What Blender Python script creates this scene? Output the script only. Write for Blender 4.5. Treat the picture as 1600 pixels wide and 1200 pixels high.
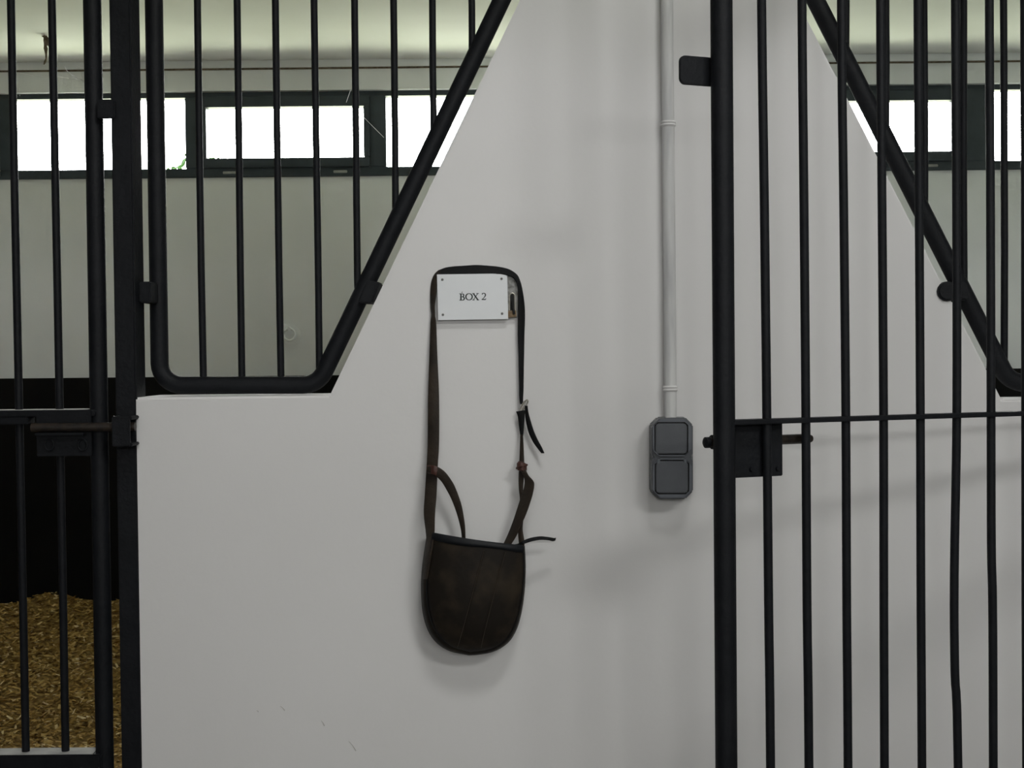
import bpy, bmesh, math, random
from mathutils import Vector, Matrix, Euler
random.seed(7)
S = bpy.context.scene
C = S.collection
for o in list(bpy.data.objects): bpy.data.objects.remove(o)

# ------------------------------------------------------------------ camera, world, light, exposure
F = 2000.0                                  # focal length in pixels of the 1600 x 1200 frame
CAM = Vector((0.0, -2.0, 1.45))
cd = bpy.data.cameras.new('camera'); cam = bpy.data.objects.new('camera', cd); C.objects.link(cam)
cd.sensor_width = 36.0; cd.lens = F/1600*36; cd.clip_start = 0.02
PITCH, ROLL = math.radians(1.2), -0.0100
MR = (Euler((math.pi/2-PITCH, 0, 0)).to_matrix() @ Matrix.Rotation(ROLL, 3, 'Z'))
cam.matrix_world = Matrix.Translation(CAM) @ MR.to_4x4()
S.camera = cam

W = bpy.data.worlds.new('overcast_day'); S.world = W; W.use_nodes = True
nt = W.node_tree; nt.nodes.clear()
out = nt.nodes.new('ShaderNodeOutputWorld'); bg = nt.nodes.new('ShaderNodeBackground')
tc = nt.nodes.new('ShaderNodeTexCoord'); sx = nt.nodes.new('ShaderNodeSeparateXYZ')
mr = nt.nodes.new('ShaderNodeMapRange'); mr.inputs[1].default_value = -0.02; mr.inputs[2].default_value = 0.02
mx = nt.nodes.new('ShaderNodeMix'); mx.data_type = 'RGBA'
mx.inputs['A'].default_value = (0.32, 0.342, 0.25, 1)      # sunlit meadow below the horizon
mx.inputs['B'].default_value = (1.0, 0.985, 0.965, 1)      # bright even sky
nt.links.new(tc.outputs['Generated'], sx.inputs[0]); nt.links.new(sx.outputs['Z'], mr.inputs[0])
nt.links.new(mr.outputs[0], mx.inputs['Factor']); nt.links.new(mx.outputs['Result'], bg.inputs['Color'])
bg.inputs['Strength'].default_value = 30.0
nt.links.new(bg.outputs[0], out.inputs[0])

def portal(name, loc, rot, sxx, syy):
    l = bpy.data.lights.new(name, 'AREA'); l.shape = 'RECTANGLE'; l.size = sxx; l.size_y = syy
    l.cycles.is_portal = True
    o = bpy.data.objects.new(name, l); C.objects.link(o); o.location = loc; o.rotation_euler = rot
    return o
AISLE_H, AY, AX0, AX1 = 4.1, -3.4, -4.5, 5.0      # the tall aisle and its two far windows: x0, x1, z0, z1
AISLE_WIN = [(1.35, 2.6, 3.15, 3.76), (-0.9, 1.5, 1.86, 2.0)]
ROOF_WIN = (0.12, 0.88, -2.37, -1.75)           # roof light over the aisle: x0, x1, y0, y1

S.view_settings.view_transform = 'Standard'; S.view_settings.look = 'None'
S.view_settings.gamma = 1.0; S.view_settings.use_curve_mapping = False
S.view_settings.exposure = 0.0
S.cycles.use_denoising = True
S.cycles.max_bounces = 10; S.cycles.diffuse_bounces = 6; S.cycles.transparent_max_bounces = 12
S.cycles.sample_clamp_indirect = 8.0

# ------------------------------------------------------------------ measuring helpers
def ray(px, py):
    return (MR @ Vector(((px-800)/F, -(py-600)/F, -1.0))).normalized()
def P(px, py, Y):                            # the point that shows at a pixel, at depth Y
    d = ray(px, py); return CAM + d*((Y-CAM.y)/d.y)
def Ppl(px, py, p0, n):
    d = ray(px, py); return CAM + d*((p0-CAM).dot(n)/d.dot(n))

# ------------------------------------------------------------------ materials
MATS = {}
def mat(name, col, rough=0.6, metal=0.0, spec=0.5, col2=None, scale=8.0, bump=0.0, bscale=60.0, detail=4.0, contrast=(0.35, 0.7), stretch=None):
    m = bpy.data.materials.new(name); m.use_nodes = True; t = m.node_tree
    b = t.nodes['Principled BSDF']
    b.inputs['Base Color'].default_value = (*col, 1); b.inputs['Roughness'].default_value = rough
    b.inputs['Metallic'].default_value = metal; b.inputs['Specular IOR Level'].default_value = spec
    g = t.nodes.new('ShaderNodeTexCoord')
    src = g.outputs['Object']
    if stretch:
        mp = t.nodes.new('ShaderNodeMapping'); mp.inputs['Scale'].default_value = stretch
        t.links.new(src, mp.inputs[0]); src = mp.outputs[0]
    if col2:
        n = t.nodes.new('ShaderNodeTexNoise'); n.inputs['Scale'].default_value = scale; n.inputs['Detail'].default_value = detail
        r = t.nodes.new('ShaderNodeValToRGB')
        r.color_ramp.elements[0].position = contrast[0]; r.color_ramp.elements[0].color = (*col, 1)
        r.color_ramp.elements[1].position = contrast[1]; r.color_ramp.elements[1].color = (*col2, 1)
        t.links.new(src, n.inputs['Vector']); t.links.new(n.outputs['Fac'], r.inputs[0]); t.links.new(r.outputs[0], b.inputs['Base Color'])
    if bump:
        n2 = t.nodes.new('ShaderNodeTexNoise'); n2.inputs['Scale'].default_value = bscale; n2.inputs['Detail'].default_value = 5
        bp = t.nodes.new('ShaderNodeBump'); bp.inputs['Strength'].default_value = bump; bp.inputs['Distance'].default_value = 0.004
        t.links.new(g.outputs['Object'], n2.inputs['Vector']); t.links.new(n2.outputs['Fac'], bp.inputs['Height']); t.links.new(bp.outputs[0], b.inputs['Normal'])
    MATS[name] = m; return m
mat('plaster', (0.765, 0.755, 0.75), 0.75, spec=0.3, col2=(0.80, 0.79, 0.785), scale=2.2, bump=0.10, bscale=45)
mat('stall_plaster', (0.82, 0.84, 0.835), 0.8, spec=0.2, col2=(0.87, 0.885, 0.88), scale=3.0, bump=0.15, bscale=40)
mat('ceiling_paint', (0.77, 0.77, 0.73), 0.8, spec=0.2, col2=(0.83, 0.83, 0.79), scale=2.0)
mat('black_paint', (0.0055, 0.0065, 0.0085), 0.58, spec=0.22, col2=(0.0085, 0.0095, 0.012), scale=40, bump=0.22, bscale=140)
mat('worn_iron', (0.014, 0.012, 0.011), 0.45, metal=0.2, col2=(0.045, 0.032, 0.023), scale=60, bump=0.2, bscale=200)
mat('dusty_paint', (0.30, 0.30, 0.29), 0.8, col2=(0.42, 0.42, 0.40), scale=30)
mat('kick_rubber', (0.006, 0.006, 0.006), 0.8, spec=0.15, col2=(0.009, 0.008, 0.007), scale=5, bump=0.15, bscale=30)
mat('window_paint_glare', (0.030, 0.042, 0.052), 0.5, col2=(0.038, 0.052, 0.064), scale=20)  # frame paint, with some bluish window glare put into its colour
mat('concrete', (0.17, 0.16, 0.15), 0.85, col2=(0.23, 0.22, 0.21), scale=3, bump=0.3, bscale=30)
mat('leather', (0.0115, 0.0085, 0.006), 0.6, spec=0.22, col2=(0.042, 0.031, 0.019), scale=22, bump=0.10, bscale=120, contrast=(0.45, 0.80))
mat('leather_strap', (0.021, 0.016, 0.012), 0.6, spec=0.25, col2=(0.042, 0.031, 0.022), scale=30, bump=0.25, bscale=200)
mat('strap_black', (0.0045, 0.005, 0.006), 0.65, spec=0.2, col2=(0.008, 0.008, 0.0085), scale=30, bump=0.2, bscale=200)
mat('binding', (0.005, 0.006, 0.008), 0.5, spec=0.25, col2=(0.009, 0.0105, 0.013), scale=40)
mat('red_leather', (0.045, 0.013, 0.008), 0.5, col2=(0.085, 0.03, 0.02), scale=80, bump=0.3, bscale=200)
mat('thread', (0.055, 0.043, 0.030), 0.8)
mat('nickel', (0.72, 0.70, 0.65), 0.35, metal=0.7, col2=(0.48, 0.44, 0.36), scale=120)
mat('steel', (0.30, 0.30, 0.29), 0.5, metal=0.5, col2=(0.11, 0.105, 0.095), scale=140)
mat('rust', (0.16, 0.10, 0.055), 0.8, col2=(0.30, 0.22, 0.13), scale=150)
mat('sign_white', (0.76, 0.78, 0.80), 0.35, spec=0.5, col2=(0.79, 0.81, 0.83), scale=20)
mat('ink', (0.018, 0.028, 0.026), 0.6)
mat('dark_slot', (0.012, 0.012, 0.012), 0.8)
mat('switch_grey', (0.125, 0.135, 0.155), 0.5, spec=0.4, col2=(0.14, 0.15, 0.17), scale=50)
mat('switch_key', (0.090, 0.096, 0.108), 0.42, spec=0.45, col2=(0.10, 0.106, 0.118), scale=60, bump=0.05, bscale=400)
mat('switch_back', (0.17, 0.175, 0.18), 0.6, col2=(0.36, 0.36, 0.34), scale=70, contrast=(0.5, 0.72))
mat('conduit_paint', (0.52, 0.52, 0.53), 0.55, col2=(0.74, 0.74, 0.73), scale=60, stretch=(1, 1, 0.10), contrast=(0.3, 0.62))
mat('scuff_mark', (0.50, 0.48, 0.46), 0.9)
mat('cobweb', (0.9, 0.9, 0.9), 0.9)
mat('dirt', (0.10, 0.072, 0.045), 0.95, col2=(0.20, 0.16, 0.11), scale=60)  # dirt of the hanging clump; also the painted shadow gap under the cornice
mat('straw_bed', (0.20, 0.11, 0.025), 0.9, col2=(0.42, 0.27, 0.075), scale=45, bump=0.8, bscale=70)
mat('leaf', (0.06, 0.16, 0.03), 0.6, col2=(0.10, 0.22, 0.05), scale=20)
def straw_chip_mat():
    m = bpy.data.materials.new('straw_chip'); m.use_nodes = True; t = m.node_tree; b = t.nodes['Principled BSDF']
    g = t.nodes.new('ShaderNodeNewGeometry'); r = t.nodes.new('ShaderNodeValToRGB'); e = r.color_ramp.elements
    e[0].color = (0.20, 0.11, 0.02, 1); e[1].color = (0.90, 0.74, 0.42, 1)
    k = e.new(0.55); k.color = (0.47, 0.29, 0.07, 1); k = e.new(0.88); k.color = (0.64, 0.44, 0.15, 1)
    t.links.new(g.outputs['Random Per Island'], r.inputs[0]); t.links.new(r.outputs[0], b.inputs['Base Color'])
    b.inputs['Roughness'].default_value = 0.8; MATS['straw_chip'] = m
straw_chip_mat()
def glass_mat(name, tint, gloss):
    m = bpy.data.materials.new(name); m.use_nodes = True; t = m.node_tree; t.nodes.remove(t.nodes['Principled BSDF'])
    o = t.nodes['Material Output']; a = t.nodes.new('ShaderNodeBsdfTransparent'); a.inputs[0].default_value = (*tint, 1)
    b = t.nodes.new('ShaderNodeBsdfGlossy'); b.inputs['Roughness'].default_value = 0.03
    x = t.nodes.new('ShaderNodeMixShader'); f = t.nodes.new('ShaderNodeFresnel'); f.inputs[0].default_value = 1.3
    t.links.new(f.outputs[0], x.inputs[0]); t.links.new(a.outputs[0], x.inputs[1]); t.links.new(b.outputs[0], x.inputs[2]); t.links.new(x.outputs[0], o.inputs[0])
    MATS[name] = m
glass_mat('glass', (0.96, 0.97, 0.97), 0.05)

# ------------------------------------------------------------------ object helpers
ORG = {}
def thing(name, loc, label=None, cat=None, group=None, kind=None):
    o = bpy.data.objects.new(name, None); C.objects.link(o); o.location = loc; o.empty_display_size = 0.05
    ORG[o.name] = Vector(loc); tag(o, label, cat, group, kind); return o
def tag(o, label=None, cat=None, group=None, kind=None):
    if label: o['label'] = label
    if cat: o['category'] = cat
    if group: o['group'] = group
    if kind: o['kind'] = kind
    return o
def link(name, me, m, parent=None, smooth=False, org=None, label=None):
    o = bpy.data.objects.new(name, me); C.objects.link(o)
    if m: me.materials.append(MATS[m])
    if parent is not None:
        base = ORG[parent.name]; o.parent = parent
    else:
        base = Vector(org) if org is not None else Vector((0, 0, 0)); o.location = base
    ORG[o.name] = base
    if base.length: me.transform(Matrix.Translation(-base))
    if smooth:
        for p in me.polygons: p.use_smooth = True
    if label: o['label'] = label
    return o
def mesh(name, v, f, m, parent=None, smooth=False, org=None, label=None):
    me = bpy.data.meshes.new(name); me.from_pydata([tuple(p) for p in v], [], f)
    bm = bmesh.new(); bm.from_mesh(me); bmesh.ops.recalc_face_normals(bm, faces=bm.faces); bm.to_mesh(me); bm.free()
    return link(name, me, m, parent, smooth, org, label)
class MB:                                    # collects pieces of ONE part
    def __init__(s): s.v = []; s.f = []
    def add(s, v, f):
        k = len(s.v); s.v += [Vector(p) for p in v]; s.f += [[i+k for i in q] for q in f]; return s
    def box(s, a, b):
        x0, y0, z0 = a; x1, y1, z1 = b
        return s.add([(x0,y0,z0),(x1,y0,z0),(x1,y1,z0),(x0,y1,z0),(x0,y0,z1),(x1,y0,z1),(x1,y1,z1),(x0,y1,z1)],
                     [(0,1,2,3),(4,7,6,5),(0,4,5,1),(1,5,6,2),(2,6,7,3),(3,7,4,0)])
    def prism(s, pts, d):                    # polygon pushed along the vector d
        n = len(pts); d = Vector(d)
        return s.add(list(pts)+[Vector(p)+d for p in pts], [list(range(n)), list(range(2*n-1, n-1, -1))]+[(i, (i+1)%n, n+(i+1)%n, n+i) for i in range(n)])
    def tube(s, pts, r, n=12, caps=True, closed=False):
        v, f = sweep(pts, r, n, caps, closed); return s.add(v, f)
    def bevel(s, w, seg=2): s.bv = (w, seg); return s
    def build(s, name, m, parent=None, smooth=False, org=None, label=None):
        me = bpy.data.meshes.new(name); me.from_pydata([tuple(p) for p in s.v], [], s.f)
        bm = bmesh.new(); bm.from_mesh(me); bmesh.ops.recalc_face_normals(bm, faces=bm.faces)
        if hasattr(s, 'bv'):
            es = [e for e in bm.edges if len(e.link_faces) == 2 and e.calc_face_angle(0) > 0.6]
            bmesh.ops.bevel(bm, geom=es, offset=s.bv[0], segments=s.bv[1], affect='EDGES', clamp_overlap=True)
        bm.to_mesh(me); bm.free()
        o = link(name, me, m, parent, smooth, org, label)
        if smooth: me.set_sharp_from_angle(angle=0.7)
        return o
def sweep(pts, r, n=12, caps=True, closed=False):
    pts = [Vector(p) for p in pts]; N = len(pts); rr = r if isinstance(r, (list, tuple)) else [r]*N
    tg = []
    for i in range(N):
        a = pts[(i-1) % N] if (closed or i > 0) else pts[i]; b = pts[(i+1) % N] if (closed or i < N-1) else pts[i]
        tg.append((b-a).normalized())
    up = Vector((0, 1, 0)) if abs(tg[0].y) < 0.9 else Vector((1, 0, 0))
    nv = (up - tg[0]*up.dot(tg[0])).normalized(); v = []
    for i in range(N):
        nv = (nv - tg[i]*nv.dot(tg[i])).normalized(); bv = tg[i].cross(nv)
        for k in range(n):
            a = 2*math.pi*k/n; v.append(pts[i] + (nv*math.cos(a) + bv*math.sin(a))*rr[i])
    f = []
    for i in range(N if closed else N-1):
        j = (i+1) % N
        for k in range(n): f.append((i*n+k, i*n+(k+1) % n, j*n+(k+1) % n, j*n+k))
    if caps and not closed: f += [list(range(n)), list(range((N-1)*n, N*n))]
    return v, f
def cr(pts, sub=5):                          # Catmull-Rom through tuples
    out_ = []; n = len(pts)
    for i in range(n-1):
        p0, p1, p2, p3 = pts[max(i-1, 0)], pts[i], pts[i+1], pts[min(i+2, n-1)]
        for k in range(sub):
            t = k/sub
            out_.append(tuple(0.5*(2*b+(c-a)*t+(2*a-5*b+4*c-d)*t*t+(3*b-a-3*c+d)*t**3) for a, b, c, d in zip(p0, p1, p2, p3)))
    out_.append(tuple(pts[-1])); return out_
def arc_corner(a, b, c, rad, n=8):           # round the corner b of the path a-b-c
    u = (a-b).normalized(); w = (c-b).normalized(); ang = u.angle(w); t = rad/math.tan(ang/2)
    cen = b + (u+w).normalized()*(rad/math.sin(ang/2)); s0 = b+u*t-cen; s1 = b+w*t-cen; res = []
    tot = s0.angle(s1)
    for i in range(n+1):
        k = i/n; res.append(cen + (s0*math.sin((1-k)*tot)+s1*math.sin(k*tot))/math.sin(tot))
    return res
def struct(o): o['kind'] = 'structure'; return o

# ------------------------------------------------------------------ the setting
TH = 0.14                                    # thickness of the front wall
YB = 3.6                                     # inner face of the window wall
ZC = P(400, 95, YB).z                        # stall ceiling
XL, XR = -2.75, 3.25
PX0, PX1 = 0.22, 0.34                        # partition between the two boxes

# front wall between the boxes: low wall with a tapering pier
q = lambda x, y: P(x, y, 0.0)
pts = [q(214, 621), q(515, 619.5), q(812.5, 0)]
lx = pts[1].x; ux = pts[2].x; slope = (ux-lx)/(pts[2].z-pts[1].z)
ZT = 2.30
l_top = Vector((ux+slope*(ZT-pts[2].z), 0, ZT))
r0 = q(1566, 625); r1 = q(1246, 0); rs = (r1.x-r0.x)/(r1.z-r0.z)
r_top = Vector((r1.x+rs*(ZT-r1.z), 0, ZT))
WX0 = q(214, 900).x; WX1 = 1.09
poly = [Vector((WX0, 0, 0)), Vector((WX0, 0, pts[0].z)), Vector((lx, 0, pts[0].z)), l_top, Vector((l_top.x, 0, AISLE_H)),
        Vector((r_top.x, 0, AISLE_H)), r_top, Vector((r0.x, 0, r0.z)), Vector((WX1, 0, r0.z)), Vector((WX1, 0, 0))]
wf = struct(MB().prism(poly, (0, TH, 0)).bevel(0.003, 2).build('wall_front', 'plaster'))
for ax, ay, bx_, by in ((401, 1110, 404, 1112), (438, 1103, 445, 1110), (502, 1126, 507, 1134), (545, 1158, 556, 1173)):   # scuffs in the paint
    MB().tube([P(ax, ay, -0.0002), P(0.4*ax+0.6*bx_, 0.5*(ay+by), -0.0002), P(bx_, by, -0.0002)], [0.0003, 0.0006, 0.0009], 6).build('scuff', 'scuff_mark', wf)
struct(MB().box((XL, 0, 0), (-1.80, TH, ZC)).build('wall_front_left', 'plaster'))
struct(MB().box((2.25, 0, 0), (XR, TH, ZC)).build('wall_front_right', 'plaster'))
m = MB().box((XL, 0.0, ZC), (l_top.x, TH, AISLE_H)).box((r_top.x, 0.0, ZC), (XR, TH, AISLE_H)); struct(m.build('wall_header', 'plaster'))
struct(MB().box((XL-0.15, 0, 0), (XL, YB+0.3, AISLE_H)).build('wall_left', 'stall_plaster'))
struct(MB().box((XR, 0, 0), (XR+0.15, YB+0.3, AISLE_H)).build('wall_right', 'stall_plaster'))
struct(MB().box((PX0, TH, 0), (PX1, YB, ZC)).build('wall_partition', 'stall_plaster'))
struct(MB().box((XL, TH, ZC), (XR, YB+0.2, ZC+0.15)).build('ceiling', 'ceiling_paint'))
# window wall with two openings
ztop = P(300, 142.5, YB).z; zbot = P(300, 273, YB).z
O1 = (P(-6, 200, YB).x, PX0-0.03); O2 = (PX1+0.05, P(1835, 200, YB).x)
m = MB().box((XL, YB, 0), (XR, YB+0.18, zbot)).box((XL, YB, ztop), (XR, YB+0.18, ZC))
for a, b in ((XL, O1[0]), (O1[1], O2[0]), (O2[1], XR)): m.box((a, YB, zbot), (b, YB+0.18, ztop))
struct(m.build('wall_back', 'stall_plaster'))
# cornice board, and a dark brown strip painting the shadow gap of the joint below
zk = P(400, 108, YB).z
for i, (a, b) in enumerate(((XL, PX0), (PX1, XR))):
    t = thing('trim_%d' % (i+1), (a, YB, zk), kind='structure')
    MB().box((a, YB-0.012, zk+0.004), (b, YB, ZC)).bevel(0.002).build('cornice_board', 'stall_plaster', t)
    MB().box((a, YB-0.006, zk-0.003), (b, YB, zk+0.004)).build('joint_shadow_strip', 'dirt', t)
# dark kick panels round the boxes
zp = P(300, 588.5, YB).z
k = 3
for n_, a, b in (('back', (XL, YB-0.03, 0), (PX0, YB, zp)), ('back', (PX1, YB-0.03, 0), (XR, YB, zp)), ('side', (XL, TH, 0), (XL+0.03, YB-0.03, zp)),
                 ('side', (PX0-0.03, TH, 0), (PX0, YB-0.03, zp)), ('side', (PX1, TH, 0), (PX1+0.03, YB-0.03, zp))):
    t = struct(MB().box(a, b).bevel(0.004).build('trim_%d' % k, 'kick_rubber')); k += 1
struct(MB().box((AX0-0.15, AY-0.15, -0.12), (AX1+0.15, YB+0.3, 0)).build('floor', 'concrete'))
# the aisle the photographer stands in, with a roof light
def holes_wall(x0, x1, y0, y1, z0, z1, holes):   # holes at separate heights
    m = MB(); z = z0
    for (hx0, hx1, hz0, hz1) in sorted(holes, key=lambda h: h[2]):
        m.box((x0, y0, z), (x1, y1, hz0)); m.box((x0, y0, hz0), (hx0, y1, hz1)); m.box((hx1, y0, hz0), (x1, y1, hz1)); z = hz1
    return m.box((x0, y0, z), (x1, y1, z1))
struct(holes_wall(AX0, AX1, AY-0.15, AY, 0, AISLE_H, AISLE_WIN).build('wall_aisle', 'plaster'))
struct(MB().box((AX0-0.15, AY, 0), (AX0, 0, AISLE_H)).build('wall_aisle_left', 'plaster'))
struct(MB().box((AX1, AY, 0), (AX1+0.15, 0, AISLE_H)).build('wall_aisle_right', 'plaster'))
rx0, rx1, ry0, ry1 = ROOF_WIN
m = MB().box((AX0-0.15, AY-0.15, AISLE_H), (AX1+0.15, ry0, AISLE_H+0.15)).box((AX0-0.15, ry1, AISLE_H), (AX1+0.15, TH, AISLE_H+0.15))
m.box((AX0-0.15, ry0, AISLE_H), (rx0, ry1, AISLE_H+0.15)).box((rx1, ry0, AISLE_H), (AX1+0.15, ry1, AISLE_H+0.15))
struct(m.build('ceiling_aisle', 'plaster'))
w = thing('window_5', (0.5*(rx0+rx1), 0.5*(ry0+ry1), AISLE_H), kind='structure'); m = MB()
for x in (rx0, rx1-0.03): m.box((x, ry0, AISLE_H+0.08), (x+0.03, ry1, AISLE_H+0.12))
for y in (ry0, ry1-0.03): m.box((rx0, y, AISLE_H+0.08), (rx1, y+0.03, AISLE_H+0.12))
m.build('frame', 'window_paint_glare', w)
MB().box((rx0+0.03, ry0+0.03, AISLE_H+0.098), (rx1-0.03, ry1-0.03, AISLE_H+0.102)).build('pane', 'glass', w)
portal('roof_light_portal', (0.5*(rx0+rx1), 0.5*(ry0+ry1), AISLE_H+0.16), (0, 0, 0), rx1-rx0, ry1-ry0)
struct(MB().box((AX0, 0, 0), (XL, TH, AISLE_H)).box((XR, 0, 0), (AX1, TH, AISLE_H)).build('wall_aisle_front', 'plaster'))
for i, (hx0, hx1, hz0, hz1) in enumerate(AISLE_WIN):
    w = thing('window_%d' % (3+i), (0.5*(hx0+hx1), AY, hz0), kind='structure'); xm = 0.5*(hx0+hx1); m = MB()
    for x in (hx0, xm-0.02, hx1-0.04): m.box((x, AY-0.12, hz0), (x+0.04, AY-0.07, hz1))
    for z in (hz0, hz1-0.02): m.box((hx0, AY-0.12, z), (hx1, AY-0.07, z+0.02))
    m.build('frame', 'window_paint_glare', w)
    for a, b in ((hx0+0.04, xm-0.02), (xm+0.02, hx1-0.04)): MB().box((a, AY-0.10, hz0+0.02), (b, AY-0.095, hz1-0.02)).build('pane', 'glass', w)
    portal('aisle_window_portal', (xm, AY-0.16, 0.5*(hz0+hz1)), (math.pi/2, 0, 0), hx1-hx0, hz1-hz0)

# windows of the boxes: fixed panes and narrower opening sashes in dark frames
def window(idx, O, units):
    w = thing('window_%d' % idx, (0.5*(O[0]+O[1]), YB, zbot), kind='structure')
    y0, y1 = YB+0.03, YB+0.09
    zt = P(300, 152.5, y0).z; zb = P(300, 263.5, y0).z
    m = MB().box((O[0], y0, zt), (O[1], y1, ztop)).box((O[0], y0, zbot), (O[1], y1, zb))
    xs = [O[0]]
    for (k_, a, b) in units: xs += [a, b]
    xs.append(O[1])
    for i in range(0, len(xs), 2): m.box((xs[i], y0, zb), (xs[i+1], y1, zt))
    m.bevel(0.003).build('frame', 'window_paint_glare', w)
    MB().box((O[0], YB-0.012, zbot-0.014), (O[1], YB+0.03, zbot)).bevel(0.003).build('sill', 'window_paint_glare', w)
    for (k_, a, b) in units:
        if k_ == 'sash':
            zi, zj = P(300, 168.5, y0).z, P(300, 248.5, y0).z; s = 0.027
            sm = MB().box((a, y0-0.012, zj), (a+s, y1-0.01, zi)).box((b-s, y0-0.012, zj), (b, y1-0.01, zi))
            sm.box((a, y0-0.012, zi), (b, y1-0.01, zt)).box((a, y0-0.012, zb), (b, y1-0.01, zj)).bevel(0.003)
            so = sm.build('sash', 'window_paint_glare', w)
            MB().box((a+s, y0+0.020, zj), (b-s, y0+0.024, zi)).build('pane', 'glass', so)
            for hx in (a+0.10, b-0.16): MB().box((hx, y0-0.020, zb-0.028), (hx+0.06, y0-0.012, zb-0.016)).bevel(0.002).build('hinge', 'dusty_paint', so)
        else:
            MB().box((a, y0+0.028, zb), (b, y0+0.032, zt)).build('pane', 'glass', w)
    portal('window_portal', (0.5*(O[0]+O[1]), YB+0.19, 0.5*(zb+zt)), (-math.pi/2, 0, 0), O[1]-O[0], ztop-zbot)
X = lambda px: P(px, 200, YB+0.03).x
window(1, O1, [('fixed', X(17), X(289)), ('sash', X(313), X(578)), ('fixed', X(603), X(858))])
window(2, O2, [('fixed', X(960), X(1205)), ('sash', X(1232), X(1499)), ('fixed', X(1550), X(1815))])

# ------------------------------------------------------------------ stall door of the left box (closed)
def vbar(px, py, Y, z0, z1, r, bend=0.0, n=10):
    p = P(px, py, Y); N = 7; ph = random.random()*6
    return [Vector((p.x + bend*math.sin(ph+3.2*k/(N-1)), Y, z0+(z1-z0)*k/(N-1))) for k in range(N)]
DZ1 = 2.36
YD = 0.012
ld = thing('stall_door', (P(154, 600, YD).x-0.5, YD, 0), 'closed black barred stall door on the left, bolted to the post', 'door')
zr1 = P(90, 640, YD).z; zr2 = P(90, 1174, YD).z
xs_ = P(154, 600, YD).x
DL = xs_-1.06
MB().tube([(xs_, YD, 0.06), (xs_, YD, DZ1)], 0.0138, 20).build('stile', 'black_paint', ld, True)
MB().tube([(DL, YD, 0.06), (DL, YD, DZ1)], 0.0138, 16).build('stile', 'black_paint', ld, True)
bx = [P(29, 600, YD).x, P(91.5, 600, YD).x]
sp = bx[1]-bx[0]; x = bx[0]-sp
while x > DL+0.03: bx.append(x); x -= sp
for i, x in enumerate(bx):
    ph = random.random()*6
    MB().tube([Vector((x+0.0012*math.sin(ph+3*k/6), YD, zr2+(DZ1-zr2)*k/6)) for k in range(7)], 0.0061, 10).build('bar', 'black_paint', ld, True)
MB().box((DL, YD-0.019, zr1-0.010), (xs_, YD+0.019, zr1)).bevel(0.0015).build('rail', 'black_paint', ld)
MB().box((DL, YD-0.017, zr1-0.010-0.012), (P(50, 650, YD).x, YD+0.013, zr1-0.0105)).bevel(0.0015).build('rail_lip', 'black_paint', ld)
MB().box((DL, YD-0.019, zr2-0.05), (xs_, YD+0.019, zr2)).bevel(0.002).build('rail', 'black_paint', ld)
MB().box((DL, YD-0.017, zr2-0.0005), (xs_-0.014, YD+0.017, zr2+0.0008)).build('dust_layer', 'dusty_paint', ld, label='pale dust lying on the lower rail')
MB().box((DL, YD-0.017, zr1-0.0005), (xs_-0.014, YD+0.017, zr1+0.0008)).build('dust_layer', 'dusty_paint', ld, label='pale dust lying on the upper rail')
MB().box((DL, YD-0.012, DZ1-0.04), (xs_, YD+0.012, DZ1)).bevel(0.002).build('rail', 'black_paint', ld)
MB().box((DL, YD-0.010, 0.06), (xs_, YD+0.010, zr2-0.05)).build('lower_panel', 'black_paint', ld)
yp = YD-0.022
pl = MB().box((P(57, 700, yp).x, yp, P(90, 713, yp).z), (P(143, 700, yp).x, yp+0.004, zr1-0.001)).bevel(0.001).build('latch_plate', 'black_paint', ld)
for px in (77, 129):                          # eyelets of the bolt housing
    c = P(px, 695, yp-0.002)
    MB().tube([c+Vector((0.007*math.cos(a*math.pi/6), 0, 0.009*math.sin(a*math.pi/6))) for a in range(12)], 0.0016, 8, closed=True).build('eyelet', 'black_paint', pl, True)
zb_ = P(120, 667.5, yp-0.012).z
bo = MB().tube([(P(49, 668, yp-0.012).x, yp-0.010, zb_), (P(211, 668, yp-0.012).x, yp-0.010, zb_)], 0.0068, 14).build('bolt', 'worn_iron', ld, True, label='rust worn sliding bolt')
MB().box((P(60, 664, yp).x, yp-0.018, zb_-0.0125), (P(136, 664, yp).x, yp-0.012, zb_-0.0085)).bevel(0.001).build('bolt_guide', 'black_paint', bo)
a_, b_ = P(160, 190, YD), P(187, 160, YD)
MB().box((a_.x, YD-0.026, a_.z), (b_.x, YD-0.020, b_.z)).bevel(0.002).build('stop_tab', 'black_paint', ld)

# post beside it, with the keeper for the bolt and the stub that holds the grille
pxl, pxr = P(180.5, 600, 0.0).x, P(213.5, 600, 0.0).x
po = thing('door_post', (0.5*(pxl+pxr), 0.018, 0), 'square black steel post between the left stall door and white wall', 'post')
MB().box((pxl, -0.002, 0), (pxr, 0.05, 2.42)).bevel(0.0025).build('shaft', 'black_paint', po, True)
kb = MB().box((P(178, 650, -0.03).x, -0.042, P(190, 697, -0.03).z), (P(206, 650, -0.03).x, -0.037, P(190, 651, -0.03).z))
kb.box((P(178, 650, -0.03).x, -0.040, P(190, 656, -0.03).z), (P(209, 650, -0.03).x, -0.002, P(190, 650, -0.03).z))
kb.box((P(178, 650, -0.03).x, -0.040, P(190, 697, -0.03).z), (P(209, 650, -0.03).x, -0.002, P(190, 692, -0.03).z))
kb.bevel(0.0012).build('keeper', 'black_paint', po, label='bracket that catches the bolt')

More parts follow.
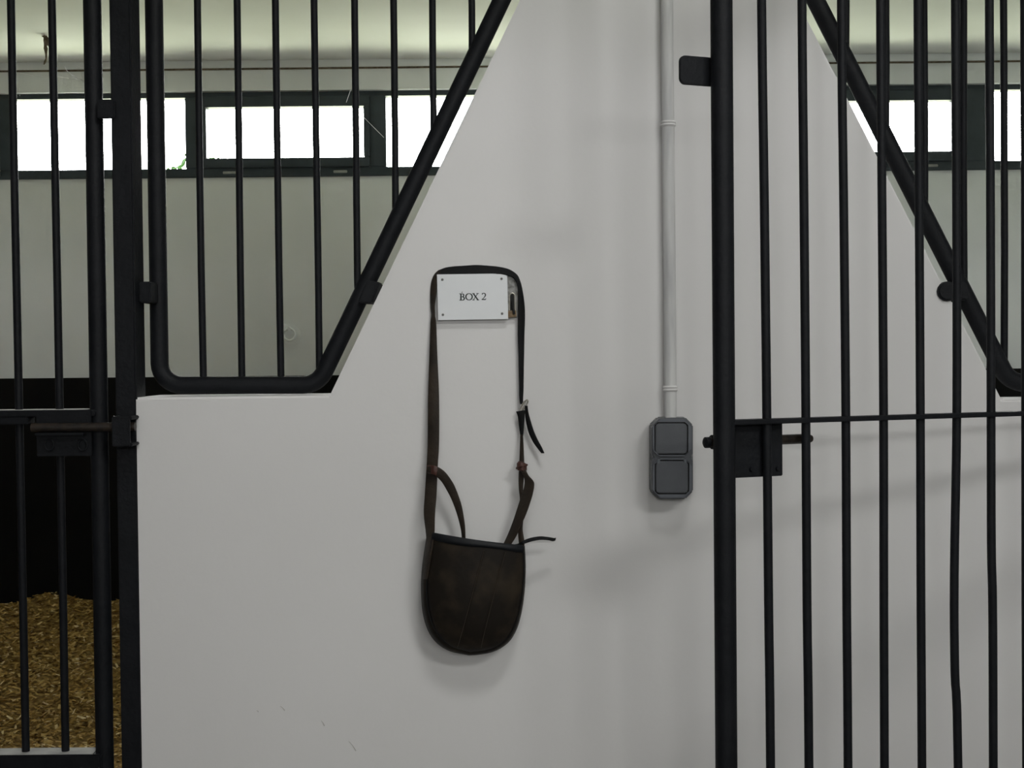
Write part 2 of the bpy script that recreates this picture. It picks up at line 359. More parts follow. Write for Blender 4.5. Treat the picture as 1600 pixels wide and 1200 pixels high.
# ------------------------------------------------------------------ grilles above the low wall
YG = 0.075
def grille(label, left):
    if left:
        c = [P(240.5, 0, YG), P(250, 602, YG), P(497, 601.5, YG), P(784, 0, YG)]
        c[0] = Vector((c[1].x, YG, DZ1))
        sl = (c[3]-c[2]); tp = c[2]+sl*((DZ1-c[2].z)/sl.z)
        bars = [(309, 0), (369.5, 0), (431, 0), (491.5, 0), (553, 0), (614, 0), (675.5, 0), (736.5, 0)]
    else:
        c = [None, Vector((WX1-0.05, YG, 0)), P(1577, 598.5, YG), P(1274, 0, YG)]
        c[1].z = c[2].z; c[0] = Vector((WX1-0.05, YG, DZ1))
        sl = (c[3]-c[2]); tp = c[2]+sl*((DZ1-c[2].z)/sl.z)
        bars = [(1321.5, 100), (1383.5, 100), (1444, 100), (1505.5, 100), (1568, 100), (1630, 100), (1692, 100), (1753, 100)]
    g = thing('window_grille', (0.5*(c[1].x+c[2].x), YG, c[1].z-0.014), label, 'grille', 'grilles above the low stall wall')
    path = [c[0]] + arc_corner(c[0], c[1], c[2], 0.036) + arc_corner(c[1], c[2], tp, 0.040) + [tp]
    MB().tube(path, 0.0143, 20).build('frame_tube', 'black_paint', g, True)
    for (px, py) in bars:
        x = P(px, py, YG).x
        t = (x-c[2].x)/(tp.x-c[2].x)
        z0 = c[2].z if t < 0 else c[2].z+t*(tp.z-c[2].z)
        if z0 > DZ1-0.1: continue
        ph = random.random()*6
        MB().tube([Vector((x+0.001*math.sin(ph+3*k/5)*(k > 0), YG, z0+(DZ1-z0)*k/5)) for k in range(6)], 0.0057, 10).build('bar', 'black_paint', g, True)
    xa, xb = sorted((c[0].x, tp.x))
    MB().tube([(xa, YG, DZ1), (xb, YG, DZ1)], 0.0143, 16).build('frame_tube', 'black_paint', g, True)
    return g
gl = grille('black tube grille left of the bag, above the low wall ledge', True)
gr = grille('black tube grille behind the open gate, right of the pier', False)
# stubs that fix the grilles
a_, b_ = P(211, 474, 0.04), P(241, 441, 0.04)
MB().box((pxr+0.0005, 0.018, a_.z), (b_.x, 0.072, b_.z)).bevel(0.002).build('fixing_stub', 'black_paint', gl)
MB().prism([P(560, 473, 0.05), P(581, 474, 0.05), P(594, 441, 0.05), P(575, 438, 0.05)], (0, 0.05, 0)).bevel(0.002).build('fixing_stub', 'black_paint', gl)
ca = P(1481, 455, -0.006)
MB().tube([ca+Vector((0, 0, 0)), ca+Vector((0, 0.085, 0))], 0.0155, 16).bevel(0.003).build('fixing_stub', 'black_paint', gr, True)
MB().box((ca.x, 0.0, ca.z-0.014), (ca.x+0.034, 0.085, ca.z+0.014)).bevel(0.003).build('fixing_stub', 'black_paint', gr)

# ------------------------------------------------------------------ tie ring on the far wall
tr = thing('tie_ring', P(452, 523, YB), 'small painted tie ring on the grey back wall of the left box', 'ring')
c = P(452, 523, YB-0.016)
MB().tube([c+Vector((0.026*math.cos(a*math.pi/10), 0.004*math.sin(a*math.pi/10), 0.026*math.sin(a*math.pi/10))) for a in range(20)], 0.0055, 10, closed=True).build('ring', 'stall_plaster', tr, True)
MB().tube([c+Vector((0.0, -0.006, 0.026)), c+Vector((0, 0.0165, 0.027))], 0.008, 12).build('eye_bolt', 'stall_plaster', tr, True)
MB().tube([c+Vector((0.004, 0.012, 0.0)), c+Vector((0.004, 0.0162, 0.0))], 0.044, 20).bevel(0.0015).build('wall_rose', 'stall_plaster', tr, True)

# ------------------------------------------------------------------ straw bedding
def bed_h(x, y):
    h = 0.30 + 0.012*math.sin(3.1*x+1.3*y) + 0.010*math.sin(7*x-5*y+1)
    h += 0.115*max(0, min(1, (y-1.7)/1.75))**1.6
    h += (0.017*math.sin(9.0*x+0.9) + 0.010*math.sin(19*x+2.0))*max(0, min(1, (y-2.4)/1.0))
    return h
v, f = [], []; nx, ny = 90, 100; x0, x1, y0, y1 = XL+0.03, PX0-0.03, TH, YB-0.03
for j in range(ny+1):
    for i in range(nx+1):
        x = x0+(x1-x0)*i/nx; y = y0+(y1-y0)*j/ny
        v.append((x, y, bed_h(x, y)+random.uniform(-0.008, 0.008)))
f = [(j*(nx+1)+i, j*(nx+1)+i+1, (j+1)*(nx+1)+i+1, (j+1)*(nx+1)+i) for j in range(ny) for i in range(nx)]
sb = thing('straw_bedding', (-1.2, 1.8, 0.0), 'golden brown straw bedding on the floor of the left box', 'straw', kind='stuff')
b0 = len(v)
per = [i for i in range(nx+1)] + [j*(nx+1)+nx for j in range(1, ny+1)] + [ny*(nx+1)+i for i in range(nx-1, -1, -1)] + [j*(nx+1) for j in range(ny-1, 0, -1)]
v += [(v[i][0], v[i][1], 0.0) for i in per]
f += [(per[k], per[(k+1) % len(per)], b0+(k+1) % len(per), b0+k) for k in range(len(per))]
o = mesh('litter_bed', v, f, 'straw_bed', sb, True); o['kind'] = 'stuff'
v, f = [], []
for i in range(42000):
    x = random.uniform(x0+0.02, -0.55); y = random.uniform(0.5, y1-0.02); z = bed_h(x, y)+random.uniform(-0.004, 0.014)
    a = random.uniform(0, math.pi); L_ = random.uniform(0.005, 0.017); w_ = random.uniform(0.003, 0.0065); ti = random.uniform(-0.5, 0.5)
    d = Vector((math.cos(a)*math.cos(ti), math.sin(a)*math.cos(ti), math.sin(ti)))*L_
    s_ = Vector((-math.sin(a), math.cos(a), random.uniform(-0.6, 0.6)))*w_; p = Vector((x, y, z)); h_ = Vector((0, 0, 0.0025)); k = len(v)
    v += [p-d-s_, p+d-s_*0.7, p+d+s_*0.7, p-d+s_, p+h_]
    f += [(k, k+1, k+4), (k+1, k+2, k+4), (k+2, k+3, k+4), (k+3, k, k+4)]
o = mesh('loose_straw', v, f, 'straw_chip', sb); o['kind'] = 'stuff'

# ------------------------------------------------------------------ open gate on the right
G0 = P(1129, 650, -0.36); G0 = Vector((G0.x, G0.y, 0)); G1 = Vector((1.10, -0.055, 0))
GU = (G1-G0).normalized(); GN = Vector((GU.y, -GU.x, 0)).normalized()
if GN.y > 0: GN = -GN                        # towards the viewer
def gp(px, py, off=0.0): return Ppl(px, py, G0+GN*off, GN)
def gl_(u, z, n): return G0 + GU*u + GN*n + Vector((0, 0, z))
def gbox(mb, u0, u1, z0, z1, n0, n1):
    p = [gl_(u, z, n) for n in (n0, n1) for (u, z) in ((u0, z0), (u1, z0), (u1, z1), (u0, z1))]
    return mb.add(p, [(0,1,2,3), (4,7,6,5), (0,4,5,1), (1,5,6,2), (2,6,7,3), (3,7,4,0)])
def gu(px, py, off=0.0): return (gp(px, py, off)-G0).dot(GU)
gate = thing('stall_gate', G0, 'open black barred stall gate swung out in front of the white wall', 'gate')
GW = (G1-G0).length; GZ0, GZ1 = 0.10, 2.34
ust = gu(1131, 600)
MB().tube([gl_(ust, GZ0, 0), gl_(ust, GZ1, 0)], 0.0142, 24).build('stile', 'black_paint', gate, True)
MB().tube([gl_(GW, GZ0, 0), gl_(GW, GZ1, 0)], 0.0142, 16).build('stile', 'black_paint', gate, True)
def bar_u(samples):                           # (px, py) samples from top to bottom
    s = sorted([(gp(px, py).z, gu(px, py)) for px, py in samples])
    s = [(GZ0, s[0][1]+(s[0][1]-s[1][1])/(s[0][0]-s[1][0])*(GZ0-s[0][0])*0.3)] + s + [(GZ1, s[-1][1])]
    return [gl_(u, z, 0) for z, u in cr(s, 4)]
BARS = [[(1190, 0), (1194, 300), (1198, 640), (1201, 950), (1204, 1200)],
        [(1253, 0), (1256, 300), (1259, 640), (1261, 950), (1264, 1200)],
        [(1315, 60), (1318, 300), (1321.5, 640), (1323, 950), (1325, 1200)],
        [(1376, 60), (1378, 300), (1380.5, 640), (1381, 950), (1382, 1200)],
        [(1434.5, 60), (1436, 300), (1438, 640), (1439, 950), (1440.5, 1200)],
        [(1493, 60), (1494.5, 300), (1495, 640), (1491, 900), (1492, 1050), (1497, 1200)],
        [(1546, 60), (1547.5, 300), (1548.5, 640), (1549, 850), (1551, 950), (1552, 1200)],
        [(1601, 60), (1602, 300), (1602.5, 640), (1603, 950), (1604, 1200)]]
for s in BARS: MB().tube(bar_u(s), 0.0060, 12).build('bar', 'black_paint', gate, True)
ulast = gu(1602, 640); u = ulast + 0.062
while u < GW-0.03:
    MB().tube([gl_(u, GZ0, 0), gl_(u, GZ1, 0)], 0.0060, 10).build('bar', 'black_paint', gate, True); u += 0.062
zr = gp(1300, 652, 0.011).z
gbox(MB(), ust, GW, zr-0.0064, zr, -0.011, 0.011).bevel(0.0012).build('rail', 'black_paint', gate)
gbox(MB(), ust, GW, GZ0, GZ0+0.04, -0.010, 0.010).bevel(0.0012).build('rail', 'black_paint', gate)
gbox(MB(), ust, GW, GZ1-0.04, GZ1, -0.010, 0.010).bevel(0.0012).build('rail', 'black_paint', gate)
zpl = gp(1190, 745, -0.008).z
lp = gbox(MB(), ust+0.006, gu(1223, 700, -0.008), zpl, zr-0.006, -0.012, -0.008).bevel(0.001).build('latch_plate', 'black_paint', gate)
for px, py in ((1174, 733), (1215, 732)):
    p = gp(px, py, -0.008)
    MB().tube([p-GN*0.001, p+GN*0.003], [0.0038, 0.0028], 10).build('rivet', 'black_paint', lp, True)
p0, p1 = gp(1108, 691, -0.02), gp(1266, 687, -0.02); p1.z = p0.z
q0 = gp(1104, 691.5, -0.02)
bo = MB().tube([p0, p0+(p1-p0)*0.98, p1+GU*0.002], [0.0066, 0.0066, 0.0045], 16).build('bolt', 'worn_iron', gate, True, label='dark sliding bolt')
MB().tube([q0-GU*0.004, q0-GU*0.002, q0+GU*0.004, q0+GU*0.006], [0.004, 0.0072, 0.0072, 0.004], 14).build('bolt_tip', 'black_paint', bo, True)
MB().tube([p0+GU*0.003, p0+GU*0.022], 0.0095, 14).bevel(0.001).build('bolt_sleeve', 'black_paint', bo, True)
# round-cornered stop tab behind the stile
t0, t1 = gp(1063, 131, -0.016), gp(1116, 90, -0.016); ua, ub = (t0-G0).dot(GU), (t1-G0).dot(GU); za, zb = t0.z, t1.z; rc = 0.008; pp = []
for (cx, cz, a0) in ((ua+rc, za+rc, 180), (ub, za, None), (ub, zb, None), (ua+rc, zb-rc, 90)):
    if a0 is None: pp.append(gl_(cx, cz, -0.016))
    else:
        for k in range(7):
            a = math.radians(a0+90*k/6); pp.append(gl_(cx+rc*math.cos(a), cz+rc*math.sin(a), -0.016))
MB().prism(pp, GN*-0.005).bevel(0.0008).build('stop_tab', 'black_paint', gate)

# ------------------------------------------------------------------ conduit and switch
cz0, cz1 = P(1046, 652, -0.01).z, AISLE_H
cx = P(1045.5, 420, -0.01).x
cn = thing('conduit_pipe', (cx, -0.0105, cz0), 'white painted conduit running up the wall from the grey switch', 'pipe')
MB().tube([(cx+0.0006*math.sin(k*1.7), -0.0106, cz0+(cz1-cz0)*k/14) for k in range(15)], 0.0097, 20).build('pipe', 'conduit_paint', cn, True)
def clip(py):
    z = P(1046, py, -0.01).z
    MB().tube([(cx, -0.0106, z+0.0005+0.0022*k) for k in range(5)], [0.0108, 0.0120, 0.0108, 0.0120, 0.0104][::-1], 20).build('clip', 'plaster', cn, True)
    return z
clip(199); clip(612)
def octo(x0, y0, x1, y1, c, Y):
    return [P(x0+c, y0, Y), P(x1-c, y0, Y), P(x1, y0+c, Y), P(x1, y1-c, Y), P(x1-c, y1, Y), P(x0+c, y1, Y), P(x0, y1-c, Y), P(x0, y0+c, Y)]
def rect(x0, y0, x1, y1, Y): return [P(x0, y0, Y), P(x1, y0, Y), P(x1, y1, Y), P(x0, y1, Y)]
def ring(mb, outer, inner, d):
    n = len(outer); d = Vector(d)
    k = len(mb.v); mb.v += list(outer)+list(inner)+[p+d for p in outer]+[p+d for p in inner]
    for i in range(n):
        j = (i+1) % n
        mb.f += [[k+i, k+j, k+n+j, k+n+i], [k+2*n+i, k+3*n+i, k+3*n+j, k+2*n+j], [k+i, k+2*n+i, k+2*n+j, k+j], [k+n+i, k+n+j, k+3*n+j, k+3*n+i]]
    return mb
sw = thing('light_switch', P(1048, 715, 0), 'grey double surface light switch at the foot of the conduit', 'switch')
yf = -0.044
MB().prism(octo(1016, 652, 1083, 780, 12, -0.018), (0, 0.018, 0)).bevel(0.002).build('back_box', 'switch_back', sw)
bo2 = [P(x, y, yf+0.004) for x, y in ((1031, 653.5), (1071, 653), (1082.5, 665), (1082.5, 708), (1079.5, 714.5), (1083, 721), (1083, 767), (1071.5, 779.5), (1030.5, 780), (1019, 768.5), (1018.5, 722), (1021, 715.5), (1018.5, 709), (1018.5, 666))]
MB().prism(bo2, (0, 0.040-0.018, 0)).bevel(0.0018).build('housing', 'switch_key', sw)
for (fx0, fy0, fx1, fy1, kx0, ky0, kx1, ky1, lab) in ((1020, 655, 1080.5, 713, 1024.5, 661.5, 1073.5, 709, 'upper'), (1020, 716.5, 1081, 778, 1025, 720.5, 1075, 770.5, 'lower')):
    r_ = ring(MB(), octo(fx0, fy0, fx1, fy1, 12, yf), octo(kx0-2, ky0-2, kx1+2, ky1+2, 5, yf), (0, 0.006, 0)); r_.bevel(0.0012)
    fr = r_.build('surround', 'switch_grey', sw)
    MB().prism(octo(kx0-2.4, ky0-2.4, kx1+2.4, ky1+2.4, 5, yf+0.0035), (0, 0.002, 0)).build('gap', 'dark_slot', fr)
    MB().prism(octo(kx0, ky0, kx1, ky1, 3.5, yf-0.0012), (0, 0.006, 0)).bevel(0.0012).build('rocker_key', 'switch_key', sw)
    if lab == 'lower':
        for px in (1029, 1070.5):
            c = P(px, 720.5, yf-0.001); MB().box(c-Vector((0.0022, 0.001, 0.004)), c+Vector((0.0022, 0.004, 0.003))).bevel(0.0008).build('lug', 'switch_grey', sw)

# ------------------------------------------------------------------ name plate and catch plate beside it
yn = -0.011
sg = thing('name_plate', P(738, 464, 0), 'white plate lettered BOX 2 screwed to the wall above the bag', 'sign')
MB().prism([P(682.6, 428.8, yn), P(792.6, 427.2, yn), P(794, 498.8, yn), P(684.4, 500.3, yn)], (0, 0.004, 0)).bevel(0.0004, 1).build('plate', 'sign_white', sg)
MB().prism([P(690, 436, yn+0.004), P(786, 435, yn+0.004), P(787, 491, yn+0.004), P(691, 492, yn+0.004)], (0, -yn-0.004, 0)).build('backing', 'sign_white', sg)
for px, py in ((691.2, 437), (783.6, 435.6), (692, 491.8), (784.6, 490)):
    p = P(px, py, yn)
    s_ = MB().tube([p, p+Vector((0, -0.0009, 0))], [0.0021, 0.0017], 14).build('screw', 'steel', sg, True)
    MB().tube([p+Vector((0, -0.0008, 0)), p+Vector((0, -0.00105, 0))], 0.0008, 6).build('socket', 'dark_slot', s_)
# lettering, cut as thin solid strokes
def stroke(mb, pl_, closed=False):            # (px, py, width) stations
    n = len(pl_); L_, R_ = [], []
    for i in range(n):
        a = pl_[i-1] if (i or closed) else pl_[i]; b = pl_[(i+1) % n] if (i < n-1 or closed) else pl_[i]
        dx, dy = b[0]-a[0], b[1]-a[1]; l = math.hypot(dx, dy) or 1; w = pl_[i][2]/2
        L_.append(P(pl_[i][0]-dy/l*w, pl_[i][1]+dx/l*w, yn-0.0002)); R_.append(P(pl_[i][0]+dy/l*w, pl_[i][1]-dx/l*w, yn-0.0002))
    for i in range(n if closed else n-1):
        j = (i+1) % n; mb.prism([L_[i], R_[i], R_[j], L_[j]], (0, 0.0003, 0))
def ell(cx, cy, rx, ry, a0, a1, wmin, wmax, n=14):
    res = []
    for k in range(n+1):
        a = math.radians(a0+(a1-a0)*k/n); res.append((cx+rx*math.cos(a), cy-ry*math.sin(a), wmin+(wmax-wmin)*abs(math.cos(a))))
    return res
lt = MB()
stroke(lt, [(720.2, 458.6, 2.1), (720.3, 469.2, 2.1)]); stroke(lt, [(717.6, 459.0, 1.0), (721.5, 459.0, 1.0)]); stroke(lt, [(717.7, 469.0, 1.0), (722, 469.0, 1.0)])
stroke(lt, [(720.5, 459.0, 1.0)]+ell(722.0, 461.4, 2.6, 2.4, 90, -90, 1.0, 1.9)+[(720.5, 463.8, 1.0)])
stroke(lt, [(720.5, 463.8, 1.0)]+ell(722.3, 466.4, 3.2, 2.6, 90, -90, 1.0, 2.0)+[(720.5, 469.0, 1.0)])
stroke(lt, ell(732.9, 463.7, 5.0, 5.0, 0, 342, 1.0, 2.1, 19), True)
stroke(lt, [(739.6, 458.6, 2.1), (746.8, 468.7, 2.1)]); stroke(lt, [(746.4, 458.6, 1.1), (739.6, 468.7, 1.1)])
for xx in (739.7, 746.2): stroke(lt, [(xx-1.9, 458.6, 1.0), (xx+1.9, 458.6, 1.0)])
for xx in (739.8, 746.8): stroke(lt, [(xx-1.9, 468.7, 1.0), (xx+1.9, 468.7, 1.0)])
stroke(lt, ell(755.8, 460.9, 2.7, 2.8, 160, -30, 1.0, 1.9, 10)+[(756.6, 464.5, 1.2), (754.6, 466.8, 1.0), (752.9, 468.0, 1.0)])
stroke(lt, [(752.6, 467.9, 1.6), (758.6, 467.9, 1.6)]); stroke(lt, [(758.5, 468.2, 1.0), (759.3, 466.2, 1.0)])
stroke(lt, [(721.2, 457.4, 0.9), (722.6, 456.0, 1.1)])
lt.build('lettering', 'ink', sg)

cp = thing('catch_plate', P(801, 463, 0), 'weathered steel catch plate with arched slot beside the name plate', 'hook')
MB().prism([P(788, 434, -0.006), P(797, 429, -0.006), P(805, 430, -0.006), P(809.5, 437, -0.006), P(809, 487, -0.006), P(807.5, 496, -0.006), P(790, 497.5, -0.006)], (0, 0.006, 0)).bevel(0.0008).build('plate', 'steel', cp)
sl = [P(796, 485, -0.0065)]+[P(800.2+4.2*math.cos(math.radians(a)), 463-4.8*math.sin(math.radians(a)), -0.0065) for a in range(180, -1, -20)]+[P(804.6, 485, -0.0065)]
MB().prism(sl, (0, 0.002, 0)).build('slot', 'dark_slot', cp)
MB().tube(sl, 0.0011, 8).build('slot_edge', 'nickel', cp, True)
MB().tube([P(800.5, 470, -0.009), P(801.5, 480, -0.010), P(803.5, 491, -0.010)], [0.0010, 0.0016, 0.0022], 8).build('tongue', 'dark_slot', cp, True)
MB().prism([P(790, 486, -0.0085), P(806.5, 485, -0.0085), P(807, 495, -0.0085), P(791, 497, -0.0085)], (0, 0.004, 0)).bevel(0.0008).build('lip', 'rust', cp)
MB().prism([P(795, 439, -0.0075), P(805, 439.5, -0.0075), P(804, 449, -0.0075), P(796, 449, -0.0075)], (0, 0.003, 0)).bevel(0.0008).build('strap_peg', 'steel', cp)

# ------------------------------------------------------------------ leather feed bag
bag = thing('leather_bag', P(740, 930, -0.03), 'dark brown leather pouch hanging by its long strap on the wall', 'bag')
def ribbon(name, st, m, parent=bag, th=0.0028, sub=5, label=None):
    st = cr(st, sub); v = []; A = [P(s[0], s[1], s[4]) for s in st]; B = [P(s[2], s[3], s[5]) for s in st]; n = len(st)
    for i in range(n):
        t = (A[min(i+1, n-1)]+B[min(i+1, n-1)])-(A[max(i-1, 0)]+B[max(i-1, 0)])
        w = B[i]-A[i]; nn = t.cross(w)
        nn = nn.normalized()*th/2 if nn.length > 1e-12 else Vector((0, th/2, 0))
        e = w*0.08
        v += [A[i]+nn*0.5, A[i]+e+nn, B[i]-e+nn, B[i]+nn*0.5, B[i]-nn*0.5, B[i]-e-nn, A[i]+e-nn, A[i]-nn*0.5]
    f = [[i*8+k, i*8+(k+1) % 8, (i+1)*8+(k+1) % 8, (i+1)*8+k] for i in range(n-1) for k in range(8)]
    f += [list(range(8)), list(range((n-1)*8, n*8))]
    o = mesh(name, v, f, m, parent, True, label=label); o.data.set_sharp_from_angle(angle=0.9); return o
Lc = [(676, 834), (672, 862), (668, 890), (666.5, 920), (669, 950), (677, 978), (690, 998), (708, 1011), (733, 1017.5)]
Rc = [(817.5, 854), (818.5, 880), (818, 905), (815.5, 930), (811, 955), (803, 980), (790, 1000), (768, 1013), (735, 1018)]
Lo = [(668, 834), (663.5, 862), (660, 890), (658.8, 922), (661, 955), (669, 984), (683, 1004), (704, 1017), (733, 1023)]
Ro = [(819, 853), (820.5, 880), (820, 905), (818, 932), (814, 957), (806.5, 983), (793, 1004), (769, 1018), (735, 1023.5)]
NS = 8
Ls, Rs, LoS, RoS = [cr(c_, 4) for c_ in (Lc, Rc, Lo, Ro)]
NR = len(Ls)
def FR(u, k, off=0.0):
    s = k/(NR-1); L_, R_ = Ls[k], Rs[k]
    Y = -(0.054 + 0.024*(max(0, 1-(2*u-1)**2))**0.75*(1-s**3)*(0.75+0.6*s*(1-s)) + off) + 0.014*s**3
    sag = 2.0*math.sin(math.pi*u)*(1-s)
    return P(L_[0]+(R_[0]-L_[0])*u, L_[1]+(R_[1]-L_[1])*u + (sag if k else sag), Y)
NU = 20
v = [FR(i/NU, k) for k in range(NR) for i in range(NU+1)]
f = [(k*(NU+1)+i, k*(NU+1)+i+1, (k+1)*(NU+1)+i+1, (k+1)*(NU+1)+i) for k in range(NR-1) for i in range(NU)]
def solid(o, th, off=1.0):
    md = o.modifiers.new('thickness', 'SOLIDIFY'); md.thickness = th; md.offset = off; return o
solid(mesh('front_panel', v, f, 'leather', bag, True), 0.0022, 0)
v = []
for k in range(NR):
    for i in range(NU+1):
        u = i/NU; L_, R_ = Ls[k], Rs[k]; s = k/(NR-1)
        v.append(P(L_[0]+3+(R_[0]-L_[0]-6)*u, L_[1]+(8-10*s)+(R_[1]-L_[1])*u, -0.006))
solid(mesh('back_panel', v, f, 'leather', bag, True), 0.0022, 0)
# gusset: front seam -> widest line -> back seam, round the U
U_f = [FR(0, k) for k in range(NR)]+[FR(1, k) for k in range(NR-2, -1, -1)]
oo = [(a, -0.034) for a in LoS]+[(a, -0.034) for a in RoS[-2::-1]]
U_m = [P(a[0], a[1], y_) for a, y_ in oo]
bb = [Ls[k] for k in range(NR)]+[Rs[k] for k in range(NR-2, -1, -1)]
U_b = [P(a[0]+(3 if i < NR else -3), a[1]-1, -0.006) for i, a in enumerate(bb)]
n = len(U_f); v = []
for a, b, c in zip(U_f, U_m, U_b): v += [a, a*0.45+b*0.55+Vector((0, -0.002, 0)), b, b*0.5+c*0.5, c]
f = [[i*5+k, i*5+k+1, (i+1)*5+k+1, (i+1)*5+k] for i in range(n-1) for k in range(4)]
solid(mesh('gusset', v, f, 'leather', bag, True), 0.0020, 0)
MB().tube([p+Vector((0, -0.0012, 0)) for p in U_f], 0.0010, 8).build('seam_piping', 'strap_black', bag, True)
# rim binding over the front edge
v = []
for i in range(NU+1):
    u = i/NU; a = FR(u, 0); b = FR(u, 1); d = (b-a).normalized(); w_ = 0.0085+0.0015*math.sin(7*u)
    v += [a+Vector((0, 0.004, 0.001)), a+Vector((0, 0, 0.0022)), a+Vector((0, -0.0022, 0.0012)), a+d*w_*0.5+Vector((0, -0.0030, 0)), a+d*w_+Vector((0, -0.0026, 0)), a+d*w_+Vector((0, -0.0004, 0))]
f = [[i*6+k, i*6+k+1, (i+1)*6+k+1, (i+1)*6+k] for i in range(NU) for k in range(5)]
mesh('rim_binding', v, f, 'binding', bag, True, label='black binding round the mouth')
# raised middle strip with stitching
def strip_u(k, side):
    s = k/(NR-1); a, b = (0.53, 0.76) if s < 2 else (0, 1)
    y = Ls[k][1]+(Rs[k][1]-Ls[k][1])*0.6
    xp = (752-36*(y-868)/137) if side == 0 else (788-34*(y-872)/133)
    return max(0.04, min(0.96, (xp-Ls[k][0])/(Rs[k][0]-Ls[k][0])))
ks = list(range(2, NR-4)); v = []
for k in ks:
    a, b = strip_u(k, 0), strip_u(k, 1)
    v += [FR(a, k, 0.0006)] + [FR(a+(b-a)*(0.04+0.92*j/6), k, 0.0018) for j in range(7)] + [FR(b, k, 0.0006)]
f = [[i*9+j, i*9+j+1, (i+1)*9+j+1, (i+1)*9+j] for i in range(len(ks)-1) for j in range(8)]
st_ = mesh('middle_strip', v, f, 'leather', bag, True)
for side in (0, 1):
    mb = MB()
    for i in range(len(ks)-1):
        k = ks[i]; a, b = strip_u(k, side), strip_u(k+1, side); dd = 0.012 if side == 0 else -0.012
        A, B = FR(a+dd, k, 0.0034), FR(b+dd, k+1, 0.0034)
        mseg = 3
        for j in range(mseg):
            mb.tube([A+(B-A)*((j+0.1)/mseg), A+(B-A)*((j+0.7)/mseg)], 0.0005, 5)
    mb.build('stitching', 'thread', st_)
# straps
zz = lambda s7: [(640+a/3.75, 380+b/3.75, 640+c/3.75, 380+d/3.75, y1_, y2_) for a, b, c, d, y1_, y2_ in s7]
left_leg = [(661.5, 905, 668, 905, -.045, -.056), (663.5, 880, 671.5, 880, -.045, -.058), (666.5, 853, 676, 853, -.042, -.058), (666, 834, 678.5, 834, -.040, -.056), (662.5, 803, 679.5, 803, -.034, -.044), (664, 772, 682, 772, -.028, -.036),
            (667, 726, 684, 726, -.022, -.030), (668.5, 690, 686, 690, -.018, -.024), (669, 620, 686, 620, -.013, -.016), (671, 560, 683.5, 560, -.010, -.012), (673, 505, 681.2, 505, -.006, -.012)]
left_leg += zz([(129, 430, 147, 430, -.004, -.013), (129, 410, 147, 410, -.003, -.013), (124, 370, 147, 370, -.003, -.011), (122, 300, 154, 300, -.002, -.009), (125, 245, 160, 245, -.002, -.008),
                (134, 207, 163, 212, -.002, -.008), (150, 178, 172, 192, -.002, -.009), (175, 156, 188, 184, -.002, -.010)])
ribbon('long_strap', left_leg, 'leather_strap', label='long brown carrying strap')
top = zz([(165, 163, 180, 186, -.002, -.010), (205, 146, 212, 184, -.002, -.010), (250, 138, 254, 182, -.002, -.010), (320, 133, 320, 182, -.002, -.010), (390, 129, 390, 182, -.002, -.010), (460, 133, 458, 182, -.002, -.010), (520, 139, 512, 182, -.002, -.0105),
          (570, 150, 548, 182, -.002, -.0115), (604, 166, 575, 188, -.002, -.0125), (632, 190, 596, 194, -.003, -.0135), (646, 222, 618, 212, -.006, -.0135), (658, 265, 634, 252, -.008, -.014), (668, 320, 637, 318, -.008, -.013),
          (674, 380, 637, 380, -.007, -.012), (675, 440, 636, 440, -.006, -.011), (672, 540, 635, 540, -.006, -.010), (670, 640, 639, 640, -.005, -.010), (668, 740, 641, 740, -.005, -.010), (666, 850, 644, 850, -.006, -.011), (664, 900, 644, 900, -.008, -.012), (660, 945, 650, 940, -.008, -.013)])
ribbon('strap_top', top, 'strap_black', label='blackened upper run of the strap')
Z6 = lambda s6: [(770+a/4.618, 610+b/4.615, 770+c/4.618, 610+d/4.615, y1_, y2_) for a, b, c, d, y1_, y2_ in s6]
ribbon('buckle_stub', Z6([(168, 152, 232, 142, -.012, -.015), (180, 185, 230, 185, -.012, -.015), (188, 240, 226, 240, -.011, -.014), (194, 295, 222, 295, -.011, -.013), (200, 325, 218, 330, -.011, -.013)]), 'strap_black')
ribbon('strap_tail', Z6([(232, 108, 250, 112, -.016, -.018), (233, 160, 256, 160, -.015, -.018), (240, 220, 272, 220, -.014, -.018), (258, 300, 298, 300, -.013, -.017), (290, 370, 328, 365, -.013, -.016), (325, 420, 352, 408, -.014, -.016), (350, 452, 372, 452, -.015, -.016)]), 'strap_black', label='loose tail of the strap below the buckle')
ribbon('lower_strap', Z6([(199, 318, 217, 318, -.012, -.014), (197, 400, 221, 400, -.013, -.016), (194, 480, 224, 480, -.016, -.020), (190, 560, 226, 560, -.020, -.024), (187, 640, 222, 640, -.022, -.028), (190, 720, 218, 720, -.026, -.030), (196, 790, 226, 790, -.030, -.032), (190, 900, 222, 900, -.030, -.034), (184, 1020, 214, 1000, -.032, -.036), (188, 1085, 226, 1085, -.034, -.040), (196, 1150, 226, 1150, -.034, -.040)]), 'leather_strap')
ribbon('loop_strap', Z6([(200, 575, 236, 570, -.030, -.034), (222, 615, 258, 615, -.034, -.040), (230, 650, 292, 655, -.034, -.044), (228, 690, 297, 690, -.034, -.046), (215, 745, 286, 750, -.034, -.047), (196, 795, 268, 810, -.034, -.048), (172, 870, 240, 890, -.034, -.048), (145, 950, 208, 960, -.032, -.046), (110, 1040, 168, 1050, -.030, -.044), (78, 1110, 130, 1112, -.028, -.042), (50, 1180, 105, 1180, -.026, -.036)]), 'leather_strap')
